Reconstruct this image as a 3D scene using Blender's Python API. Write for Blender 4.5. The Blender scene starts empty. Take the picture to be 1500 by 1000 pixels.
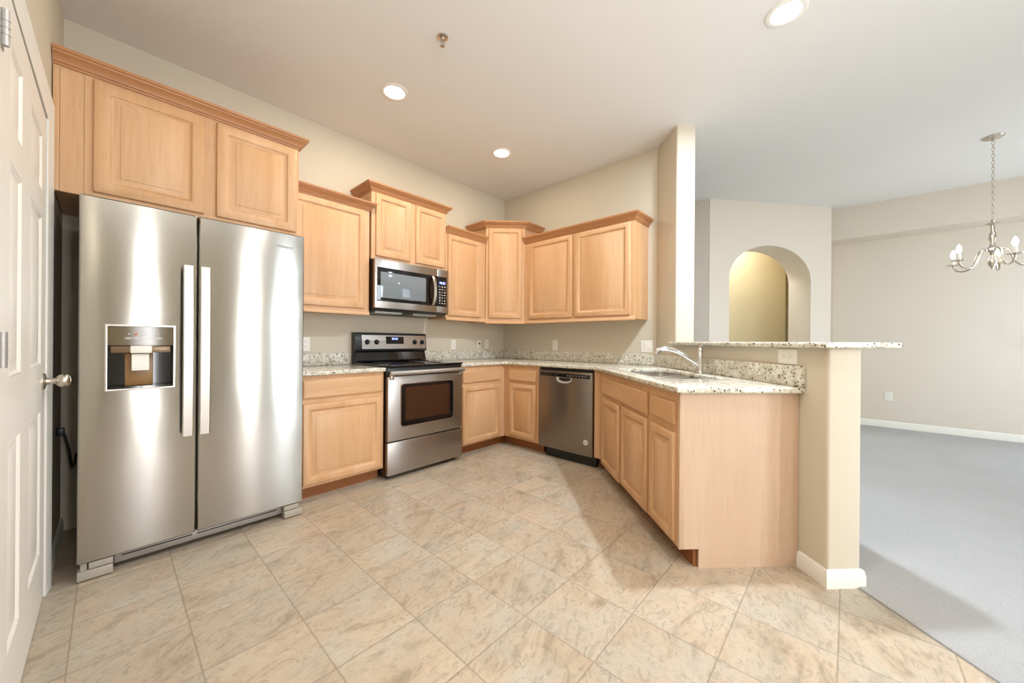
import bpy, bmesh, math, random
from mathutils import Matrix, Vector
random.seed(7)
SC = bpy.context.scene
COL = SC.collection
PI = math.pi

# ------------------------------------------------------------------ camera
F_PX, YAW, PITCH, ROLL = 538.63, -0.0444, -0.0003, 0.0077
CAM = Vector((-3.4833, -3.3367, 1.1112))
t = PI / 4 + YAW
fw = Vector((math.cos(t), math.sin(t), 0)); rt = Vector((math.sin(t), -math.cos(t), 0)); up = Vector((0, 0, 1))
fw, up = fw * math.cos(PITCH) + up * math.sin(PITCH), up * math.cos(PITCH) - fw * math.sin(PITCH)
rt, up = rt * math.cos(ROLL) + up * math.sin(ROLL), up * math.cos(ROLL) - rt * math.sin(ROLL)
cd = bpy.data.cameras.new('camera'); cam = bpy.data.objects.new('camera', cd); COL.objects.link(cam)
m3 = Matrix((rt, up, -fw)).transposed()
cam.matrix_world = Matrix.Translation(CAM) @ m3.to_4x4()
cd.sensor_width = 36; cd.lens = 36 * F_PX / 1500; cd.clip_start = 0.01
SC.camera = cam

# ------------------------------------------------------------------ light + exposure
SC.view_settings.view_transform = 'Standard'; SC.view_settings.look = 'None'
SC.view_settings.gamma = 1; SC.view_settings.use_curve_mapping = False
SC.view_settings.exposure = 0.31
w = bpy.data.worlds.new('sky'); SC.world = w; w.use_nodes = True
bg = w.node_tree.nodes['Background']; bg.inputs[0].default_value = (.72, .86, 1, 1); bg.inputs[1].default_value = .5

def area(name, loc, target, sx, sy, power, color, shape='RECTANGLE', spread=PI):
    l = bpy.data.lights.new(name, 'AREA'); l.shape = shape; l.size = sx
    if shape in ('RECTANGLE', 'ELLIPSE'): l.size_y = sy
    l.energy = power; l.color = color; l.spread = spread
    o = bpy.data.objects.new(name, l); COL.objects.link(o); o.location = loc
    o.rotation_euler = (Vector(target) - Vector(loc)).to_track_quat('-Z', 'Y').to_euler()
    return o
DAY = (.80, .90, 1); WARM = (1, .88, .70); COOL = (.74, .87, 1); SOFT = (.97, .97, 1)
# daylight at unseen windows, put in behind the camera where reflections and shadows point
area('daylight_slider', (-1.19, -6.2, 1.2), (-1.19, 0, 1.2), .36, 2.1, 44, DAY)
area('daylight_left', (-3.11, -6.2, 1.25), (-3.11, 0, 1.25), .2, 2.1, 36, SOFT)
area('daylight_middle', (-1.82, -6.2, 1.25), (-1.82, 0, 1.25), .2, 2.1, 28, SOFT)
area('daylight_dining', (2.2, -6.22, 1.3), (2.2, 0, 1.0), 1.7, 1.9, 56, DAY)
HC = 2.947
CANS = [(-2.072, -.849, 8.5, WARM), (-.914, -.831, 5, WARM), (-.96, -3.072, 50, COOL),
        (-2.3, -3.07, 13, (1, .97, .94)), (.62, -5.2, 6, COOL)]  # the last two cans are unseen, added as extra light sources
for i, (x, y, p, c) in enumerate(CANS):
    area('can_light', (x, y, HC - .012), (x, y, 0), .11, .11, p, c, 'DISK')
area('added_uplight', (-3.25, -3.97, 1.80), (-3.25, -3.97, 3), .26, .26, 34, (.98, .98, 1), 'DISK')  # uplight added out of view to brighten the ceiling
area('unseen_hall_light', (2.756, -2.118, HC - .02), (2.756, -2.118, 0), .5, .5, 16, (1, 1, .96), 'DISK')  # unseen lamp put in to light the hall

# ------------------------------------------------------------------ materials
def srgb(r, g, b):
    f = lambda v: (v / 255) / 12.92 if v / 255 <= .04045 else ((v / 255 + .055) / 1.055) ** 2.4
    return (f(r), f(g), f(b), 1)
class NT:
    def __init__(s, name):
        s.m = bpy.data.materials.new(name); s.m.use_nodes = True; s.t = s.m.node_tree
        s.b = s.t.nodes['Principled BSDF']; s.tc = None
    def n(s, typ, **kw):
        nd = s.t.nodes.new(typ)
        for k, v in kw.items():
            if k.startswith('i_'): nd.inputs[k[2:].replace('_', ' ')].default_value = v
            else: setattr(nd, k, v)
        return nd
    def l(s, a, b): s.t.links.new(a, b)
    def coord(s, which='Object', scale=(1, 1, 1), rnd=False):
        tc = s.n('ShaderNodeTexCoord'); mp = s.n('ShaderNodeMapping'); mp.inputs['Scale'].default_value = scale
        src = tc.outputs[which]
        if rnd:
            oi = s.n('ShaderNodeObjectInfo'); vm = s.n('ShaderNodeVectorMath', operation='MULTIPLY_ADD')
            cb = s.n('ShaderNodeCombineXYZ')
            for k in range(3): s.l(oi.outputs['Random'], cb.inputs[k])
            s.l(cb.outputs[0], vm.inputs[0]); vm.inputs[1].default_value = (37, 53, 71); s.l(src, vm.inputs[2]); src = vm.outputs[0]
        s.l(src, mp.inputs['Vector']); return mp.outputs[0]
    def noise(s, vec, scale, detail=3, rough=.5, dist=0):
        nd = s.n('ShaderNodeTexNoise'); nd.inputs['Scale'].default_value = scale; nd.inputs['Detail'].default_value = detail
        nd.inputs['Roughness'].default_value = rough; nd.inputs['Distortion'].default_value = dist
        if vec: s.l(vec, nd.inputs['Vector'])
        return nd.outputs['Fac']
    def ramp(s, fac, stops, interp='LINEAR'):
        nd = s.n('ShaderNodeValToRGB'); cr = nd.color_ramp; cr.interpolation = interp
        while len(cr.elements) < len(stops): cr.elements.new(.5)
        for e, (p, c) in zip(cr.elements, stops): e.position = p; e.color = c if len(c) == 4 else (*c, 1)
        s.l(fac, nd.inputs[0]); return nd.outputs[0]
    def mix(s, fac, a, b, mode='MIX'):
        nd = s.n('ShaderNodeMix', data_type='RGBA', blend_type=mode)
        for sock, v in ((nd.inputs[0], fac), (nd.inputs[6], a), (nd.inputs[7], b)):
            if isinstance(v, (int, float)): sock.default_value = v
            elif isinstance(v, tuple): sock.default_value = v
            else: s.l(v, sock)
        return nd.outputs[2]
    def math(s, op, a, b=None):
        nd = s.n('ShaderNodeMath', operation=op)
        for i, v in enumerate((a, b)):
            if v is None: continue
            if isinstance(v, (int, float)): nd.inputs[i].default_value = v
            else: s.l(v, nd.inputs[i])
        return nd.outputs[0]
    def bump(s, h, strength=.2, dist=.01):
        nd = s.n('ShaderNodeBump'); nd.inputs['Strength'].default_value = strength; nd.inputs['Distance'].default_value = dist
        s.l(h, nd.inputs['Height']); s.l(nd.outputs[0], s.b.inputs['Normal'])
    def set(s, **kw):
        for k, v in kw.items():
            sock = s.b.inputs[k.replace('_', ' ')]
            if hasattr(v, 'is_linked') or hasattr(v, 'links'): s.l(v, sock)
            else: sock.default_value = v
        return s
def flat(name, c, rough=.5, metal=0, **kw):
    k = NT(name); v = k.coord(rnd=True)
    f = k.noise(v, 14, 2); c2 = tuple(x * .955 for x in c[:3]) + (1,)
    k.l(k.mix(f, c, c2), k.b.inputs['Base Color']); k.set(Roughness=rough, Metallic=metal, **kw); return k.m
def glow(name, c, st):
    k = NT(name); k.set(Base_Color=c, Emission_Color=c, Emission_Strength=st); return k.m
def wall_paint(name, c, bump=.12):
    k = NT(name); v = k.coord()
    f = k.noise(v, 1.3, 2); c2 = tuple(x * .965 for x in c[:3]) + (1,)
    k.l(k.mix(f, c, c2), k.b.inputs['Base Color']); k.set(Roughness=.85)
    k.b.inputs['Specular IOR Level'].default_value = .2
    k.bump(k.noise(v, 55, 4, .6), bump, .004); return k.m
def maple(name, a, b, scale, rough=.36):
    k = NT(name)
    v = k.coord(rnd=True, scale=scale)
    big = k.noise(v, .75, 3, .55, .6); fine = k.noise(v, 9, 5, .7, .3)
    c = k.mix(k.ramp(big, [(.32, (0, 0, 0)), (.7, (1, 1, 1))]), a, b)
    dk = tuple(x * .84 for x in b[:3]) + (1,)
    c = k.mix(k.ramp(fine, [(.5, (0, 0, 0)), (.78, (.55, .55, .55))]), c, dk)
    k.l(c, k.b.inputs['Base Color']); k.set(Roughness=rough)
    k.b.inputs['Specular IOR Level'].default_value = .35
    k.bump(fine, .03, .002); return k.m
MA, MB_ = srgb(220, 178, 138), srgb(202, 155, 109)
WV = maple('maple_vertical_grain', MA, MB_, (7, 7, .55))
WH = maple('maple_horizontal_grain', MA, MB_, (.55, 7, 7))
WC = maple('maple_crown_shaded', srgb(190, 138, 94), srgb(172, 118, 76), (.55, 6, 6))  # darker maple paints in the shade on the crown's downward face
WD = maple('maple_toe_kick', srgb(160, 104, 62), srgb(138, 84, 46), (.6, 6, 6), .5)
WP = maple('maple_pale_panel', srgb(208, 180, 154), srgb(198, 168, 140), (5, 5, .4), .5)
WALL = wall_paint('wall_paint_beige', srgb(211, 201, 182))
WALLD = wall_paint('wall_paint_dining', srgb(224, 214, 200))
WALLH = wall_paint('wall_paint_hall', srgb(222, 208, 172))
CEIL = wall_paint('ceiling_paint', srgb(230, 228, 224), .2)
TRIM = flat('white_trim_paint', srgb(240, 237, 228), .4)
DOORW = flat('white_door_paint', srgb(238, 234, 224), .42)
WHITE = flat('white_plastic', srgb(240, 236, 226), .35)
BLK = flat('black_plastic', (.012, .011, .011, 1), .35)
BLKG = flat('black_gloss', (.008, .007, .007, 1), .06)
BROWNG = flat('brown_glass', (.05, .02, .01, 1), .08)
DARK = flat('dark_gap', (.02, .012, .008, 1), .6)
CHROME = flat('chrome', (.78, .78, .78, 1), .08, 1)
NICKEL = flat('brushed_nickel', (.62, .57, .5, 1), .25, 1)
GREYM = flat('grey_metal', (.42, .4, .38, 1), .4, .6)
GREYP = flat('grey_plastic', srgb(172, 164, 150), .45)
SINKM = flat('sink_steel', (.68, .67, .65, 1), .22, 1)
def steel(name, c, rough, aniso=.85, wave=.0, rot=.25):
    k = NT(name); k.set(Base_Color=c, Metallic=1.0, Roughness=rough, Anisotropic=aniso, Anisotropic_Rotation=rot)
    tg = k.n('ShaderNodeTangent', direction_type='RADIAL', axis='Z'); k.l(tg.outputs[0], k.b.inputs['Tangent'])
    v = k.coord(scale=(1.2, 1.2, 260)); f = k.noise(v, 3, 2)
    c2 = tuple(x * .93 for x in c[:3]) + (1,)
    k.l(k.mix(f, c, c2), k.b.inputs['Base Color'])
    if wave:
        k.bump(k.noise(k.coord(rnd=True, scale=(1, 1, 1)), 2.6, 1), wave, .02)
    return k.m
STEEL = steel('stainless_fridge', (.43, .415, .38, 1), .15, .95, .06)
STEEL2 = steel('stainless_range', (.42, .385, .35, 1), .34, .55)
STEEL3 = steel('stainless_dishwasher', (.30, .26, .22, 1), .32)
STEELH = steel('stainless_handle', (.6, .58, .54, 1), .3, .5)
def granite():
    k = NT('granite_speckled'); v = k.coord()
    base = k.ramp(k.noise(v, 26, 4, .65, .5), [(.3, srgb(190, 182, 160)), (.5, srgb(216, 211, 195)), (.68, srgb(232, 229, 220))])
    tan = k.ramp(k.noise(v, 17, 3, .6, 1), [(.56, (0, 0, 0)), (.66, (1, 1, 1))])
    c = k.mix(k.math('MULTIPLY', tan, .55), base, srgb(176, 156, 118))
    gr = k.ramp(k.noise(v, 58, 3, .6, .8), [(.57, (0, 0, 0)), (.63, (1, 1, 1))])
    c = k.mix(k.math('MULTIPLY', gr, .75), c, srgb(140, 134, 122))
    vo = k.n('ShaderNodeTexVoronoi'); vo.inputs['Scale'].default_value = 54; k.l(v, vo.inputs['Vector'])
    bl = k.math('MULTIPLY', k.ramp(vo.outputs['Distance'], [(.2, (1, 1, 1)), (.34, (0, 0, 0))]),
                k.ramp(k.noise(v, 20, 3, .7), [(.45, (0, 0, 0)), (.51, (1, 1, 1))]))
    c = k.mix(bl, c, srgb(58, 48, 40)); k.l(c, k.b.inputs['Base Color']); k.set(Roughness=.12)
    return k.m
GRAN = granite()
def tile():
    k = NT('floor_tile_stone'); S = .3085; T = .3125
    tc = k.n('ShaderNodeTexCoord'); sp = k.n('ShaderNodeSeparateXYZ'); k.l(tc.outputs['Object'], sp.inputs[0])
    u = k.math('DIVIDE', k.math('ADD', sp.outputs[0], 2.035 + 100 * S), S); v = k.math('DIVIDE', k.math('ADD', sp.outputs[1], 2.065 + 100 * T), T)
    fu, fv = k.math('FRACT', u), k.math('FRACT', v)
    eu = k.math('MINIMUM', fu, k.math('SUBTRACT', 1.0, fu)); ev = k.math('MINIMUM', fv, k.math('SUBTRACT', 1.0, fv))
    e = k.math('MINIMUM', eu, ev)
    g = k.ramp(e, [(.006, (1, 1, 1)), (.011, (0, 0, 0))])
    cb = k.n('ShaderNodeCombineXYZ'); k.l(k.math('FLOOR', u), cb.inputs[0]); k.l(k.math('FLOOR', v), cb.inputs[1])
    wn = k.n('ShaderNodeTexWhiteNoise', noise_dimensions='2D'); k.l(cb.outputs[0], wn.inputs['Vector'])
    # every tile has its own cut of stone: offset by the tile's random colour
    of = k.n('ShaderNodeVectorMath', operation='MULTIPLY_ADD'); k.l(wn.outputs['Color'], of.inputs[0]); of.inputs[1].default_value = (9, 9, 9)
    k.l(tc.outputs['Object'], of.inputs[2])
    vr = k.n('ShaderNodeVectorRotate', rotation_type='Z_AXIS'); k.l(of.outputs[0], vr.inputs['Vector'])
    ang = k.math('ADD', k.math('MULTIPLY', wn.outputs['Value'], .9), -.75); k.l(ang, vr.inputs['Angle'])
    mp = k.n('ShaderNodeMapping'); mp.inputs['Scale'].default_value = (4, 8.5, 1); k.l(vr.outputs[0], mp.inputs['Vector'])
    n1 = k.noise(mp.outputs[0], .9, 5, .62, 1.0); n2 = k.noise(mp.outputs[0], 2.6, 8, .75, 1.8); n3 = k.noise(of.outputs[0], 4, 3, .6); n4 = k.noise(of.outputs[0], 45, 5, .7, .5)
    c = k.ramp(n1, [(.3, srgb(158, 142, 120)), (.45, srgb(184, 165, 143)), (.58, srgb(192, 174, 152)), (.75, srgb(174, 166, 146))])
    c = k.mix(k.math('MULTIPLY', k.ramp(n3, [(.42, (0, 0, 0)), (.7, (1, 1, 1))]), .6), c, srgb(182, 178, 166))
    vein = k.ramp(n2, [(.52, (0, 0, 0)), (.60, (1, 1, 1)), (.66, (.0, .0, .0))])
    c = k.mix(k.math('MULTIPLY', vein, .45), c, srgb(122, 110, 90))
    c = k.mix(k.math('MULTIPLY', k.ramp(n4, [(.5, (0, 0, 0)), (.75, (1, 1, 1))]), .45), c, srgb(146, 128, 104))
    hs = k.n('ShaderNodeHueSaturation'); k.l(c, hs.inputs['Color'])
    k.l(k.math('ADD', k.math('MULTIPLY', wn.outputs['Value'], .14), .93), hs.inputs['Value'])
    c = k.mix(k.math('MULTIPLY', g, .5), hs.outputs[0], srgb(128, 112, 94)); k.l(c, k.b.inputs['Base Color'])
    k.set(Roughness=k.ramp(n2, [(.3, (.3, .3, .3)), (.8, (.42, .42, .42))]))
    k.b.inputs['Specular IOR Level'].default_value = .4
    h = k.math('SUBTRACT', k.math('MULTIPLY', n2, .5), k.math('MULTIPLY', g, 1.2)); k.bump(h, .25, .003)
    return k.m
TILE = tile()
def carpet():
    k = NT('carpet_cut_pile'); v = k.coord()
    f = k.noise(v, 320, 3, .8); g = k.noise(v, 2.5, 3, .6)
    c = k.ramp(f, [(.3, srgb(176, 174, 172)), (.7, srgb(220, 219, 218))])
    c = k.mix(k.ramp(g, [(.35, (0, 0, 0)), (.7, (.5, .5, .5))]), c, srgb(190, 188, 186))
    k.l(c, k.b.inputs['Base Color']); k.set(Roughness=.95); k.b.inputs['Specular IOR Level'].default_value = .1
    k.bump(f, .8, .01); return k.m
CARP = carpet()
def pane():
    m = bpy.data.materials.new('window_glass'); m.use_nodes = True; t = m.node_tree; t.nodes.clear()
    o = t.nodes.new('ShaderNodeOutputMaterial'); mx = t.nodes.new('ShaderNodeMixShader'); a = t.nodes.new('ShaderNodeBsdfTransparent')
    b = t.nodes.new('ShaderNodeBsdfGlossy'); b.inputs['Roughness'].default_value = .02; mx.inputs[0].default_value = .07
    t.links.new(a.outputs[0], mx.inputs[1]); t.links.new(b.outputs[0], mx.inputs[2]); t.links.new(mx.outputs[0], o.inputs[0]); return m
PANE = pane()
LAMPW = glow('lamp_lens', (1, .93, .8, 1), 14); LAMPC = glow('lamp_lens_cool', (.95, .98, 1, 1), 14)
BULB = glow('candle_bulb', (1, .94, .82, 1), 26)
LED = glow('blue_display', (.2, .25, 1, 1), 2.5)
MARK = flat('pale_marking', srgb(225, 222, 215), .4)
REDM = flat('red_marking', srgb(190, 70, 40), .4)

# ------------------------------------------------------------------ mesh helpers
I4 = Matrix.Identity(4)
D = Vector((-math.sin(.78263), -math.cos(.78263), 0)); N = Vector((math.cos(.78263), -math.sin(.78263), 0))
O = Vector((0, -1.995, 0))
FR_L = I4                                                         # range wall: x along it, front faces -y
FR_R = Matrix.Rotation(-PI / 2, 4, 'Z')                           # dishwasher wall: x = distance from the corner
FR_S = Matrix.Translation(O) @ Matrix((D, N, Vector((0, 0, 1)))).transposed().to_4x4()   # along the bar: x towards its end, y through it
FR_D = Matrix.Translation((-.62, -.305, 0)) @ Matrix.Rotation(math.atan2(-.315, .315), 4, 'Z')

class T:
    """a top-level thing: an Empty at its base; parts are given in frame coordinates"""
    def __init__(s, name, label, cat, frame=I4, loc=(0, 0, 0), group=None, kind=None):
        s.loc = Vector(loc); s.o = bpy.data.objects.new(name, None); COL.objects.link(s.o)
        s.o.matrix_world = frame @ Matrix.Translation(s.loc); s.o.empty_display_size = .1
        tag(s.o, label, cat, group, kind)
def tag(o, label=None, cat=None, group=None, kind=None):
    for k, v in (('label', label), ('category', cat), ('group', group), ('kind', kind)):
        if v: o[k] = v
    return o
class G:
    def __init__(s): s.bm = bmesh.new()
    def _merge(s, b):
        me = bpy.data.meshes.new('t'); b.to_mesh(me); b.free(); s.bm.from_mesh(me); bpy.data.meshes.remove(me); return s
    def box(s, x0, x1, y0, y1, z0, z1, bev=0, seg=2):
        b = bmesh.new(); bmesh.ops.create_cube(b, size=1)
        for v in b.verts: v.co = Vector(((x0 + x1) / 2 + v.co.x * abs(x1 - x0), (y0 + y1) / 2 + v.co.y * abs(y1 - y0), (z0 + z1) / 2 + v.co.z * abs(z1 - z0)))
        if bev: bmesh.ops.bevel(b, geom=b.edges[:], offset=bev, segments=seg, profile=.5, affect='EDGES')
        return s._merge(b)
    def prism(s, poly, z0, z1, holes=(), bev=0, seg=3, vbev=0):
        b = bmesh.new(); eds = []
        for lp in [poly] + list(holes):
            vs = [b.verts.new((p[0], p[1], z0)) for p in lp]
            eds += [b.edges.new((vs[i], vs[(i + 1) % len(vs)])) for i in range(len(vs))]
        bmesh.ops.triangle_fill(b, use_beauty=True, use_dissolve=True, edges=eds)
        r = bmesh.ops.extrude_face_region(b, geom=b.faces[:])
        for v in r['geom']:
            if isinstance(v, bmesh.types.BMVert): v.co.z = z1
        bmesh.ops.recalc_face_normals(b, faces=b.faces)
        b.normal_update()
        if vbev:
            es = [e for e in b.edges if abs(e.verts[0].co.z - e.verts[1].co.z) > 1e-5 and e.is_convex]
            bmesh.ops.bevel(b, geom=es, offset=vbev, segments=4, profile=.5, affect='EDGES'); b.normal_update()
        if bev:
            es = [e for e in b.edges if abs(e.verts[0].co.z - e.verts[1].co.z) < 1e-5 and len(e.link_faces) == 2 and abs(e.link_faces[0].normal.z - e.link_faces[1].normal.z) > .7]
            bmesh.ops.bevel(b, geom=es, offset=bev, segments=seg, profile=.5, affect='EDGES')
        return s._merge(b)
    def loft(s, rings, cap0=True, cap1=True, closed=True):
        b = s.bm; vs = [[b.verts.new(p) for p in r] for r in rings]; n = len(rings[0])
        for i in range(len(vs) - 1):
            for j in range(n if closed else n - 1):
                k = (j + 1) % n; b.faces.new((vs[i][j], vs[i][k], vs[i + 1][k], vs[i + 1][j]))
        if cap0: b.faces.new(vs[0][::-1])
        if cap1: b.faces.new(vs[-1])
        return s
    def panel(s, x0, x1, z0, z1, rings, cap0=True, cap1=True):
        """concentric rectangular rings (inset, y)"""
        return s.loft([[(x0 + i, y, z0 + i), (x1 - i, y, z0 + i), (x1 - i, y, z1 - i), (x0 + i, y, z1 - i)] for i, y in rings], cap0, cap1)
    def rrect(s, x0, x1, z0, z1, y0, y1, r, seg=5, axis='y', bev=0):
        """rounded rectangle plate standing in xz between y0 and y1"""
        def ring(y, ins=0):
            pts = []; rr = max(r - ins, .0005)
            for cx, cz, a0 in ((x1 - r, z1 - r, 0), (x0 + r, z1 - r, PI / 2), (x0 + r, z0 + r, PI), (x1 - r, z0 + r, 1.5 * PI)):
                for k in range(seg + 1):
                    a = a0 + k * PI / 2 / seg; pts.append((cx + rr * math.cos(a), y, cz + rr * math.sin(a)))
            return pts
        rs = [ring(y0), ring(y1)] if not bev else [ring(y0), ring(y1 + (bev if y1 < y0 else -bev)), ring(y1, bev)]
        return s.loft(rs)
    def tube(s, path, rad, n=12, caps=True, closed=False, flat=1.0):
        P = [Vector(p) for p in path]; m = len(P)
        R = rad if isinstance(rad, (list, tuple)) else [rad] * m
        tang = [((P[(i + 1) % m] if (closed or i < m - 1) else P[i]) - (P[i - 1] if (closed or i > 0) else P[i])).normalized() for i in range(m)]
        a = Vector((0, 0, 1)) if abs(tang[0].z) < .9 else Vector((1, 0, 0))
        u = tang[0].cross(a).normalized(); rings = []
        for i in range(m):
            u = (u - tang[i] * u.dot(tang[i])).normalized(); v = tang[i].cross(u)
            rings.append([tuple(P[i] + u * math.cos(2 * PI * k / n) * R[i] + v * math.sin(2 * PI * k / n) * R[i] * flat) for k in range(n)])
        if closed: rings.append(rings[0])
        return s.loft(rings, caps and not closed, caps and not closed)
    def lathe(s, prof, c=(0, 0, 0), n=24, axis='z'):
        rings = []
        for r, h in prof:
            r = max(r, 1e-4); ring = []
            for k in range(n):
                a = 2 * PI * k / n; p = (r * math.cos(a), r * math.sin(a), h)
                if axis == 'y': p = (p[0], -p[2], p[1])
                if axis == 'x': p = (p[2], p[0], p[1])
                ring.append((c[0] + p[0], c[1] + p[1], c[2] + p[2]))
            rings.append(ring)
        return s.loft(rings)
    def sweep(s, path, prof, z):
        """mitred moulding: path of 2-D points, front on its right-hand side; prof = (out, up)"""
        P = [Vector((p[0], p[1])) for p in path]; m = len(P); rings = []
        for i in range(m):
            dirs = []
            if i > 0: dirs.append((P[i] - P[i - 1]).normalized())
            if i < m - 1: dirs.append((P[i + 1] - P[i]).normalized())
            ns = [Vector((d.y, -d.x)) for d in dirs]
            nn = ns[0] if len(ns) == 1 else (ns[0] + ns[1]) / (1 + ns[0].dot(ns[1]))
            rings.append([(P[i].x + nn.x * o, P[i].y + nn.y * o, z + h) for o, h in prof])
        return s.loft(rings)
    def build(s, name, mat, parent=None, label=None, th=None, smooth=True, frame=None, loc=None, ang=38):
        bmesh.ops.recalc_face_normals(s.bm, faces=s.bm.faces)
        me = bpy.data.meshes.new(name)
        off = th.loc if th else Vector(loc) if loc is not None else Vector((0, 0, 0))
        bmesh.ops.translate(s.bm, verts=s.bm.verts, vec=-off)
        s.bm.to_mesh(me); s.bm.free()
        for mm in (mat if isinstance(mat, list) else [mat]): me.materials.append(mm)
        if smooth:
            me.polygons.foreach_set('use_smooth', [True] * len(me.polygons)); me.set_sharp_from_angle(angle=math.radians(ang))
        o = bpy.data.objects.new(name, me); COL.objects.link(o)
        p = parent if parent is not None else (th.o if th else None)
        if p is not None: o.parent = p
        else: o.matrix_world = (frame if frame is not None else I4) @ Matrix.Translation(off)
        if label: o['label'] = label
        return o
def struct(g, name, mat, label=None, frame=None, cat=None, smooth=True):
    o = g.build(name, mat, frame=frame, smooth=smooth); o['kind'] = 'structure'
    if label: o['label'] = label
    o['category'] = cat or name.split('_')[0]
    return o
def text(name, body, size, x, y, z, mat, th, parent, ext=.0006, squash=1):
    c = bpy.data.curves.new(name, 'FONT'); c.body = body; c.size = size; c.extrude = ext; c.align_x = 'CENTER'; c.align_y = 'CENTER'
    o = bpy.data.objects.new(name, c); COL.objects.link(o); dg = bpy.context.evaluated_depsgraph_get()
    me = bpy.data.meshes.new_from_object(o.evaluated_get(dg)); bpy.data.objects.remove(o); bpy.data.curves.remove(c)
    L = th.loc
    me.transform(Matrix.Translation(Vector((x, y, z)) - L) @ Matrix.Rotation(PI / 2, 4, 'X') @ Matrix.Diagonal((squash, 1, 1, 1)))
    me.materials.clear(); me.materials.append(mat); me.name = name
    r = bpy.data.objects.new(name, me); COL.objects.link(r); r.parent = parent; return r

# ------------------------------------------------------------------ the setting
XL = -3.672
sq = lambda s, m: (O + D * s + N * m).to_2d()
BAR_S, BAR_W, COL_S = 1.799, .1623, .3756
A_ = Vector((1.667, -2.025)); B_ = Vector((3.045, -3.16)); AU = (B_ - A_).normalized(); AN = Vector((-AU.y, AU.x))  # AN points away from the kitchen
# floor: tile on the kitchen side of the line the bar stands on, carpet beyond it
e1, e2 = sq(4.64, .138), sq(-4.5, .138)
k1 = O + D * 5.66 + N * .138
sl_ = (XL - .1 - .138 * N.x) / D.x                                # where that line reaches the left wall
tile_poly = [(XL - .1, .0), tuple(sq(sl_, .138)), tuple(sq(-.12, .138)), (0.06, 0.0)]
struct(G().prism(tile_poly, -.06, 0), 'floor', TILE, 'beige stone-look tile floor of the kitchen', smooth=False, cat='floor')
carp_poly = [tuple(sq(sl_, .139)), (XL - .1, -6.1), (3.6, -6.1), (3.6, -2.95), (4.7, -2.95), (4.7, 1.6), (.1, 1.6), tuple(sq(-.12, .139))]
struct(G().prism(carp_poly, -.06, .008, bev=.006, seg=2), 'floor_carpet', CARP, 'pale grey carpet beyond the breakfast bar', cat='floor')
struct(G().box(XL - .13, 4.8, -6.15, 1.75, HC, HC + .1), 'ceiling', CEIL, 'smooth off-white ceiling')
struct(G().box(XL - .1, 0, 0, .12, -.05, HC), 'wall_back', WALL, 'beige wall behind the range')
struct(G().prism([(0, .12), (0, -1.995), tuple(sq(.02, .0)), tuple(sq(.02, BAR_W)), (.12, -1.99), (.12, .12)], -.05, HC), 'wall_right', WALL, 'beige wall behind the dishwasher')
colp = [tuple(sq(.022, .0005)), tuple(sq(COL_S, .0005)), tuple(sq(COL_S, BAR_W)), tuple(sq(.022, BAR_W))]
struct(G().prism(colp, -.05, HC, vbev=.014), 'wall_column', WALL, 'full-height wall end at the start of the breakfast bar')
barp = [tuple(sq(COL_S, .0005)), tuple(sq(BAR_S, .0005)), tuple(sq(BAR_S, BAR_W)), tuple(sq(COL_S, BAR_W))]
struct(G().prism(barp, -.05, 1.089, vbev=.014), 'wall_bar', WALL, 'beige half wall carrying the raised granite bar top')
DY0, DY1, DZ = -1.785, -.785, 2.055
g = G().box(XL - .13, XL, DY1, .12, -.05, HC).box(XL - .13, XL, -6.15, DY0, -.05, HC).box(XL - .13, XL, DY0, DY1, DZ, HC)
struct(g, 'wall_left', WALL, 'wall with the white panelled door beside the refrigerator', smooth=False)
# wall behind the camera with the unseen openings put in for daylight
g = G()
for x0, x1, z0, z1 in ((XL, -3.25, 0, HC), (-3.25, -2.97, 2.35, HC), (-3.25, -2.97, 0, .15), (-2.97, -1.96, 0, HC), (-1.96, -1.68, 2.35, HC), (-1.96, -1.68, 0, .15), (-1.68, -1.39, 0, HC), (-1.39, -.99, 2.25, HC), (-.99, 1.35, 0, HC), (1.35, 3.05, 2.25, HC), (1.35, 3.05, 0, .3), (3.05, 3.5, 0, HC), (-1.39, -.99, 0, .05)):
    g.box(x0, x1, -6.12, -6.0, z0, z1)
struct(g, 'wall_front', WALL, 'wall behind the camera with glazed openings', smooth=False)
for i, (x0, x1, z0, z1) in enumerate(((-1.39, -.99, .05, 2.25), (1.35, 3.05, .3, 2.25), (-3.25, -2.97, .15, 2.35), (-1.96, -1.68, .15, 2.35))):
    g = G(); xm = (x0 + x1) / 2
    fz = .03 if i != 1 else .05
    for a, b in ((x0, x0 + fz), (x1 - fz, x1)) + (((xm - .03, xm + .03),) if i == 1 else ()): g.box(a, b, -6.09, -6.03, z0, z1)
    g.box(x0, x1, -6.09, -6.03, z0, z0 + .05).box(x0, x1, -6.09, -6.03, z1 - .05, z1)
    fr = struct(g, 'window_%d' % (i + 1), TRIM, 'unseen white framed window put in behind the camera for daylight', cat='window')
    p = G().box(x0 + .04, x1 - .04, -6.063, -6.057, z0 + .04, z1 - .04).build('glass_pane', PANE, fr)
struct(G().box(3.5, 3.62, -6.15, -2.95, -.05, HC), 'wall_dining', WALLD, 'far dining room wall with a soffit along its top')
struct(G().box(3.19, 3.5, -6.0, -3.0, 2.523, HC), 'trim_soffit', WALLD, 'dropped soffit along the top of the dining wall', cat='soffit')
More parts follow.
